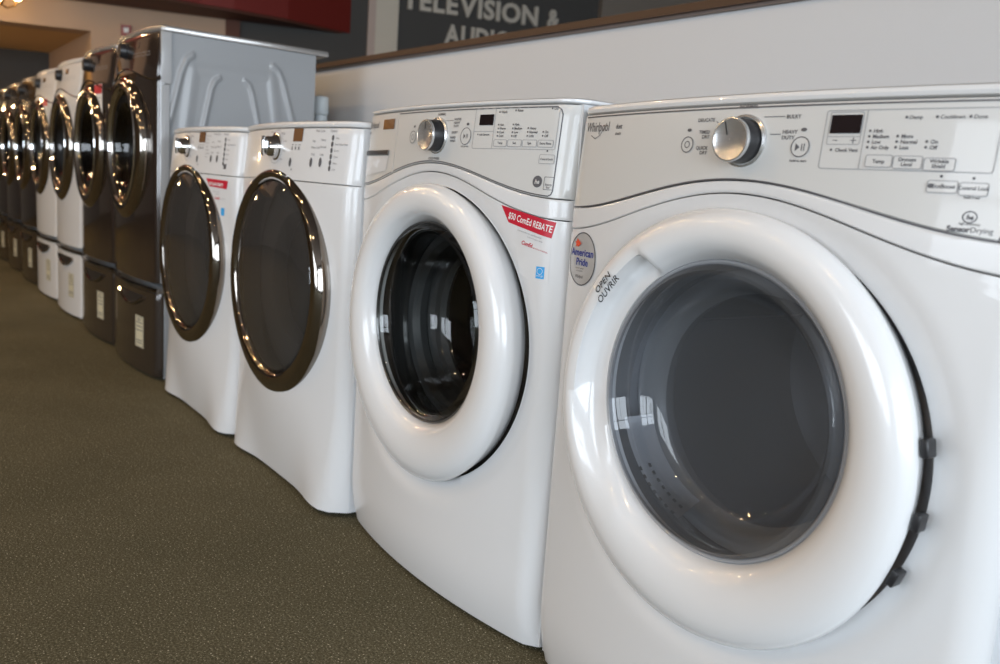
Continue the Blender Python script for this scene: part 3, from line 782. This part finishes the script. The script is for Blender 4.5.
# ---------------------------------------------------------------- the room
def struct(o): o['kind'] = 'structure'; return o
struct(MB().box(-13, 6, -8, 9, -.1, 0).build('floor', M['carpet'], smooth=False))
CH = 3.5
struct(MB().box(-13, 6, -8, 9, CH, CH + .15).build('ceiling', M['ceil'], smooth=False))
struct(MB().box(-13.15, -13, -8, 9, 0, CH).build('wall_left', M['roomwall'], smooth=False))
struct(MB().box(-13, 6, 9, 9.15, 0, CH).build('wall_back', M['roomwall'], smooth=False))
# half-height partition behind the machines with its wooden ledge
def slab(x0, x1, y0, y1, a0, a1, b0, b1):   # bottom heights a, top heights b at x0 and x1
    return MB().add([(x0, y0, a0), (x1, y0, a1), (x1, y1, a1), (x0, y1, a0), (x0, y0, b0), (x1, y0, b1), (x1, y1, b1), (x0, y1, b0)],
                    [(0, 3, 2, 1), (4, 5, 6, 7), (0, 1, 5, 4), (1, 2, 6, 5), (2, 3, 7, 6), (3, 0, 4, 7)])
zL = lambda x: 1.294 - .0085 * x
X0, X1 = -5.5, 3.6
struct(slab(X0, X1, .82, .95, 0, 0, zL(X0) - .025, zL(X1) - .025).build('wall_partition', M['wallw'], smooth=False))
struct(slab(X0, X1, .795, .99, zL(X0) - .021, zL(X1) - .021, zL(X0), zL(X1)).build('trim_1', M['wood'], smooth=False))
struct(slab(X0, X1, .808, .97, zL(X0) - .029, zL(X1) - .029, zL(X0) - .021, zL(X1) - .021).build('trim_2', M['woodl'], smooth=False))
# far walls, in the plane through P0 along D
a18 = R(18); P0 = Vector((-8, .9, 0)); Dv = Vector((math.sin(a18), math.cos(a18), 0)); Nv = Vector((math.cos(a18), -math.sin(a18), 0))
def W(s, n, z): p = P0 + Dv * s + Nv * n; return (p.x, p.y, z)
def pbox(s0, s1, n0, n1, z0, z1):
    o = [W(s0, n1, 0)[:2], W(s1, n1, 0)[:2], W(s1, n0, 0)[:2], W(s0, n0, 0)[:2]]
    return MB().prism(o, z0, z1)
def wall(name, mb, m): return struct(fix_normals(mb.build(name, m, smooth=False)))
wall('wall_beige', MB().prism([W(-.05, 0, 0)[:2], W(1.15, 0, 0)[:2], W(1.15, -.6, 0)[:2], (-10.4, .86)], 0, CH), M['beige'])
wall('wall_header', pbox(-5, -.05, -.3, 0, 2.016, CH), M['beige'])
wall('ceiling_alcove', MB().prism([W(-5, -.02, 0)[:2], W(-.051, -.02, 0)[:2], (-10.4, .855), (-11.4, .855), (-12.6, -4)], 2.018, 2.2), M['tan'])
wall('wall_alcove', MB().prism([(-10.40, .86), (-10.55, .86), (-12.2, -4.), (-12.0, -4.)], 0, 2.018), M['char'])
wall('trim_3', pbox(1.15, 1.285, -.1, .04, 0, 2.28), M['soffbrown'])
wall('wall_charcoal', pbox(1.285, 2.55, -.2, 0, 0, CH), M['char'])
wall('wall_column', pbox(2.615, 2.850, -.2, .03, 0, CH), M['creamcol'])
wall('trim_4', pbox(2.540, 2.615, -.1, .035, 0, CH), M['pinkcol'])
wall('wall_sign', pbox(2.85, 9.5, -.2, 0, 0, CH), M['char'])
wall('trim_bulkhead', MB().prism([W(2.363, .003, 0)[:2], (-7.12, 2.42), (-7.12, 1.90), (-7.16, 1.6), (-7.25, -1.5), (-9.3, -2.5), W(-.05, -.35, 0)[:2]], 2.285, CH), M['soffred'])
wall('trim_5', MB().prism([W(2.28, .006, 0)[:2], (-7.16, 2.42), (-7.16, 1.90), (-7.20, 1.6), (-7.29, -1.5), W(-2.4, .003, 0)[:2], W(-.05, .003, 0)[:2]], 2.270, 2.286), M['soffbrown'])  # thin brown sheet under the red bulkhead
# sign letters
sg = empty('shop_sign', W(2.888, 0, 2.6), 'warm grey capital letters reading television and audio on the charcoal wall', 'sign')
mrot = Matrix((( Dv.x, Nv.x * -1, 0), (Dv.y, Nv.y * -1, 0), (0, 0, 1))).transposed()
def letters(txt, s0, s1, z, h):
    # lay the glyphs out first at unit size, then fit the run between s0 and s1
    runs = []; x = 0
    for ch in txt:
        if ch == ' ': x += .30; continue
        vs, fs = text2d(ch, 1., .034)
        mn = min(v[0] for v in vs); mxx = max(v[0] for v in vs)
        runs.append((ch, x - mn, vs, fs)); x += (mxx - mn) + .07
    x -= .07; k = (s1 - s0) / x; cap = .73
    for ch, ox, vs, fs in runs:
        b = MB(); n = len(vs); sc_ = h / cap
        f = [((vx + ox) * k + s0, z + vz * sc_) for vx, vz in vs]
        b.add([W(s, .030, zz) for s, zz in f] + [W(s, .002, zz) for s, zz in f], [tuple(q) for q in fs])
        ed = {}
        for q in fs:
            for i in range(len(q)):
                e = (q[i], q[(i + 1) % len(q)]); ed[e] = 1
        for (p, q) in ed:
            if (q, p) not in ed: b.f.append((p, p + n, q + n, q))
        o = b.build('letter', M['signletter'], sg, smooth=False); o.matrix_parent_inverse = Matrix.Translation(sg.location).inverted()
letters('TELEVISION', 2.885, 4.385, 2.607, .197)
letters('&', 4.500, 4.640, 2.607, .197)
letters('AUDIO', 3.352, 4.09, 2.307, .197)
# rounded taupe panel hanging on the sign wall
o = []
for cs, cz_, a in ((6.45, 3.15, 0), (5.22, 3.15, 1), (5.22, 2.75, 2), (6.45, 2.85, 3)):
    for k in range(7): t = (a + k / 6) * PI / 2; o.append((cs + .12 * math.cos(t), cz_ + .12 * math.sin(t)))
tp = MB(); n = len(o); tp.add([W(s, .10, z) for s, z in o] + [W(s, .0, z) for s, z in o], [tuple(range(n))] + [(i, i + n, (i + 1) % n + n, (i + 1) % n) for i in range(n)])
tag(fix_normals(tp.build('wall_mounted_panel', M['taupe'], smooth=False)), 'taupe rounded panel on the dark wall right of the sign letters, above the ledge', 'panel')
# fire alarm
fa = empty('fire_alarm', W(.256, 0, 2.05), 'small red square fire alarm on the beige wall above the machines', 'fire alarm')
b = MB(); o2 = [(.212, 2.003), (.300, 2.003), (.300, 2.103), (.212, 2.103)]
b.add([W(s, .045, z) for s, z in o2] + [W(s, .001, z) for s, z in o2], [(0, 1, 2, 3), (0, 4, 5, 1), (1, 5, 6, 2), (2, 6, 7, 3), (3, 7, 4, 0)])
h_ = fix_normals(b.build('alarm_housing', M['alarm'], fa, smooth=False)); h_.matrix_parent_inverse = Matrix.Translation(fa.location).inverted()
b = MB(); o2 = [(.238, 2.032), (.280, 2.032), (.280, 2.074), (.238, 2.074)]
b.add([W(s, .060, z) for s, z in o2] + [W(s, .046, z) for s, z in o2], [(0, 1, 2, 3), (0, 4, 5, 1), (1, 5, 6, 2), (2, 6, 7, 3), (3, 7, 4, 0)])
h_ = fix_normals(b.build('alarm_strobe', M['paper'], fa, smooth=False)); h_.matrix_parent_inverse = Matrix.Translation(fa.location).inverted()
# white pipe standing between the grey-sided machine and the partition
pp = empty('drain_pipe', (-2.505, .71, 0), 'white plastic pipe standing behind the grey-sided machine against the partition', 'pipe')
MB().prism([(.028 * math.cos(2 * PI * k / 24), .028 * math.sin(2 * PI * k / 24)) for k in range(24)], 0, 1.07).build('pipe', M['pipe'], pp)
MB().prism([(.032 * math.cos(2 * PI * k / 24), .032 * math.sin(2 * PI * k / 24)) for k in range(24)], 1.07, 1.15, .01).build('pipe_cap', M['pipe'], pp)

# chandelier near the far end, its lower bulbs just inside the frame
ch = empty('chandelier', (-7.85, .05, 2.05), 'brass chandelier with glowing bulbs in the top left corner', 'chandelier')
MB().tube([(0, 0, .20), (0, 0, CH - 2.05)], .012, 8).build('stem', M['brass'], ch)
b = MB(); P = []
for r, z in ((.001, .0), (.03, .01), (.055, .05), (.045, .10), (.02, .14), (.03, .17), (.014, .21)):
    P.append([(r * math.cos(2 * PI * k / 20), r * math.sin(2 * PI * k / 20), z) for k in range(20)])
b.grid(P, closev=True).build('body', M['brass'], ch)
for k in range(5):
    a = 2 * PI * k / 5 + .35; c, s = math.cos(a), math.sin(a)
    arm = MB().tube([(.03 * c, .03 * s, .06), (.10 * c, .10 * s, .03), (.16 * c, .16 * s, .06), (.18 * c, .18 * s, .12)], .008, 8).build('arm', M['brass'], ch)
    P = []
    for r, z in ((.001, .10), (.022, .105), (.034, .13), (.034, .16), (.02, .19), (.001, .20)):
        P.append([(.18 * c + r * math.cos(2 * PI * j / 14), .18 * s + r * math.sin(2 * PI * j / 14), z) for j in range(14)])
    MB().grid(P, closev=True).build('bulb', M['bulb'], arm)

# added pendant, out of view, to warm and brighten the alcove ceiling
pd = empty('alcove_fill_lamp', (-9.2, -1.35, 2.018), 'small black pendant lamp added out of view to brighten the low alcove ceiling', 'pendant lamp')
MB().tube([(0, 0, 0), (0, 0, -.50)], .006, 8).build('rod', M['lampoff'], pd)
P = [[(r_ * math.cos(2 * PI * k / 20), r_ * math.sin(2 * PI * k / 20), z) for k in range(20)] for r_, z in ((.006, -.47), (.022, -.48), (.026, -.53), (.006, -.55))]
MB().grid(P, closev=True).build('bulb', M['bulb'], pd)
l = bpy.data.lights.new('alcove_fill_light', 'POINT'); l.energy = 22; l.color = (1., .66, .34); l.shadow_soft_size = .05  # added fill light for the alcove ceiling
lo = bpy.data.objects.new('alcove_fill_light', l); C.objects.link(lo); lo.location = (-9.2, -1.35, 1.42)

# ---------------------------------------------------------------- windows and lights
WB, WT = .35, 3.1
def mullion_wall(axis, c, lo, hi, openings, name):
    """wall of solid panels with framed window openings"""
    th = .15; k = 0
    def bx(a0, a1, z0, z1, t0=0, t1=th):
        return MB().box(a0, a1, c + t0, c + t1, z0, z1) if axis == 'y' else MB().box(c + t0, c + t1, a0, a1, z0, z1)
    b = MB(); edges = [lo] + [e for o_ in openings for e in o_] + [hi]
    for i in range(0, len(edges), 2):
        if edges[i + 1] > edges[i]:
            w = bx(edges[i], edges[i + 1], 0, CH); b.add(w.v, w.f)
    for a0, a1 in openings:
        for z0, z1 in ((0, WB), (WT, CH)): w = bx(a0, a1, z0, z1); b.add(w.v, w.f)
    struct(b.build(name, M['roomwall'], smooth=False))
wins_r = [(-6.9, -5.0), (-4.8, -2.9), (-2.7, -.8), (-.6, 1.6)]
wins_b = [(-.8, 1.4), (1.6, 3.6)]
sgn = 0
mullion_wall('x', 6.0, -8, 9, wins_r, 'wall_right')
mullion_wall('y', -8.15, -13, 6, wins_b, 'wall_front')
wn = 1
for a0, a1 in wins_r:
    b = MB(); t = .045; x0, x1 = 6.02, 6.10
    for q in ((a0, a0 + t, WB, WT), (a1 - t, a1, WB, WT), (a0, a1, WB, WB + t), (a0, a1, WT - t, WT), (a0, a1, 2.25, 2.25 + t), ((a0 + a1) / 2 - t / 2, (a0 + a1) / 2 + t / 2, WB, 2.25)): b.box(x0, x1, *q)
    struct(b.build('window_%d' % wn, M['mull'], smooth=False)); wn += 1
for a0, a1 in wins_b:
    b = MB(); t = .045; y0, y1 = -8.10, -8.02
    for q in ((a0, a0 + t, WB, WT), (a1 - t, a1, WB, WT), (a0, a1, WB, WB + t), (a0, a1, WT - t, WT), (a0, a1, 2.25, 2.25 + t)): b.box(q[0], q[1], y0, y1, q[2], q[3])
    struct(b.build('window_%d' % wn, M['mull'], smooth=False)); wn += 1

def area(loc, rot, sx, sy, power, col):
    l = bpy.data.lights.new('daylight', 'AREA'); l.shape = 'RECTANGLE'; l.size = sx; l.size_y = sy; l.energy = power; l.color = col
    o = bpy.data.objects.new('daylight', l); C.objects.link(o); o.location = loc; o.rotation_euler = rot; return o
# daylight arriving at each window opening
for a0, a1 in wins_r: area((6.16, (a0 + a1) / 2, (WB + WT) / 2), (0, R(90), 0), WT - WB, a1 - a0, 140, (.82, .91, 1.0))
for a0, a1 in wins_b: area(((a0 + a1) / 2, -8.2, (WB + WT) / 2), (R(90), 0, 0), a1 - a0, WT - WB, 120, (.84, .92, 1.0))

# ceiling spot lamps
lamp_spots = [(-7.2, -1.1), (-5.6, -1.4), (-4.4, -.9), (-3.2, -1.5), (-6.4, -2.8), (-4.6, -3.0), (-2.8, -2.7), (-1.4, -1.6), (-1.2, -3.4), (-5.4, -4.6), (-3.4, -4.8), (-1.0, -5.4), (.8, -2.2), (-7.4, -4.0)]
first = None
for i, (x, y) in enumerate(lamp_spots):
    z = CH
    if first is None:
        o = empty('ceiling_lamp', (0, 0, 0)); tag(o, 'small black ceiling lamp with a warm bulb hanging over the shop floor', 'ceiling lamp', 'ceiling lamps over the shop floor')
        MB().tube([(0, 0, 0), (0, 0, -.30)], .008, 8).build('rod', M['lampoff'], o)
        P = []
        for r, zz in ((.012, -.28), (.05, -.30), (.075, -.36), (.085, -.42)): P.append([(r * math.cos(2 * PI * k / 20), r * math.sin(2 * PI * k / 20), zz) for k in range(20)])
        MB().grid(P, closev=True).build('lamp_shade', M['lampoff'], o); first = o
    else: o = copy_tree(first)
    o.location = (x, y, z)
    l = bpy.data.lights.new('lamp_light', 'POINT'); l.energy = 27; l.color = (1., .66, .34); l.shadow_soft_size = .045
    lo = bpy.data.objects.new('lamp_light', l); C.objects.link(lo); lo.location = (x, y, z - .42)

w = bpy.data.worlds.new('World'); sc.world = w; w.use_nodes = True
w.node_tree.nodes['Background'].inputs[0].default_value = (.75, .86, 1.0, 1); w.node_tree.nodes['Background'].inputs[1].default_value = 1.5

# ---------------------------------------------------------------- camera
cam = bpy.data.cameras.new('Camera'); co = bpy.data.objects.new('Camera', cam); C.objects.link(co); sc.camera = co
cam.sensor_width = 36; cam.lens = 30.606; cam.clip_start = .05; cam.clip_end = 100
Rv = Vector((0.5884904788, 0.8055383237, 0.0691878991)); Uv = Vector((-0.1719936434, 0.0411142996, 0.9842397071)); Fv = Vector((-0.7899981918, 0.5911155753, -0.1627428451))
co.matrix_world = Matrix(((Rv.x, Uv.x, -Fv.x, 1.0462), (Rv.y, Uv.y, -Fv.y, -.8909), (Rv.z, Uv.z, -Fv.z, .7974), (0, 0, 0, 1)))
cam.dof.use_dof = True; cam.dof.focus_distance = 1.35; cam.dof.aperture_fstop = 5.

sc.view_settings.view_transform = 'Standard'; sc.view_settings.look = 'None'; sc.view_settings.gamma = 1; sc.view_settings.use_curve_mapping = False
sc.view_settings.exposure = 0.
try: sc.cycles.use_denoising = True
except Exception: pass
sc.cycles.max_bounces = 10; sc.cycles.transparent_max_bounces = 16; sc.cycles.sample_clamp_indirect = 6
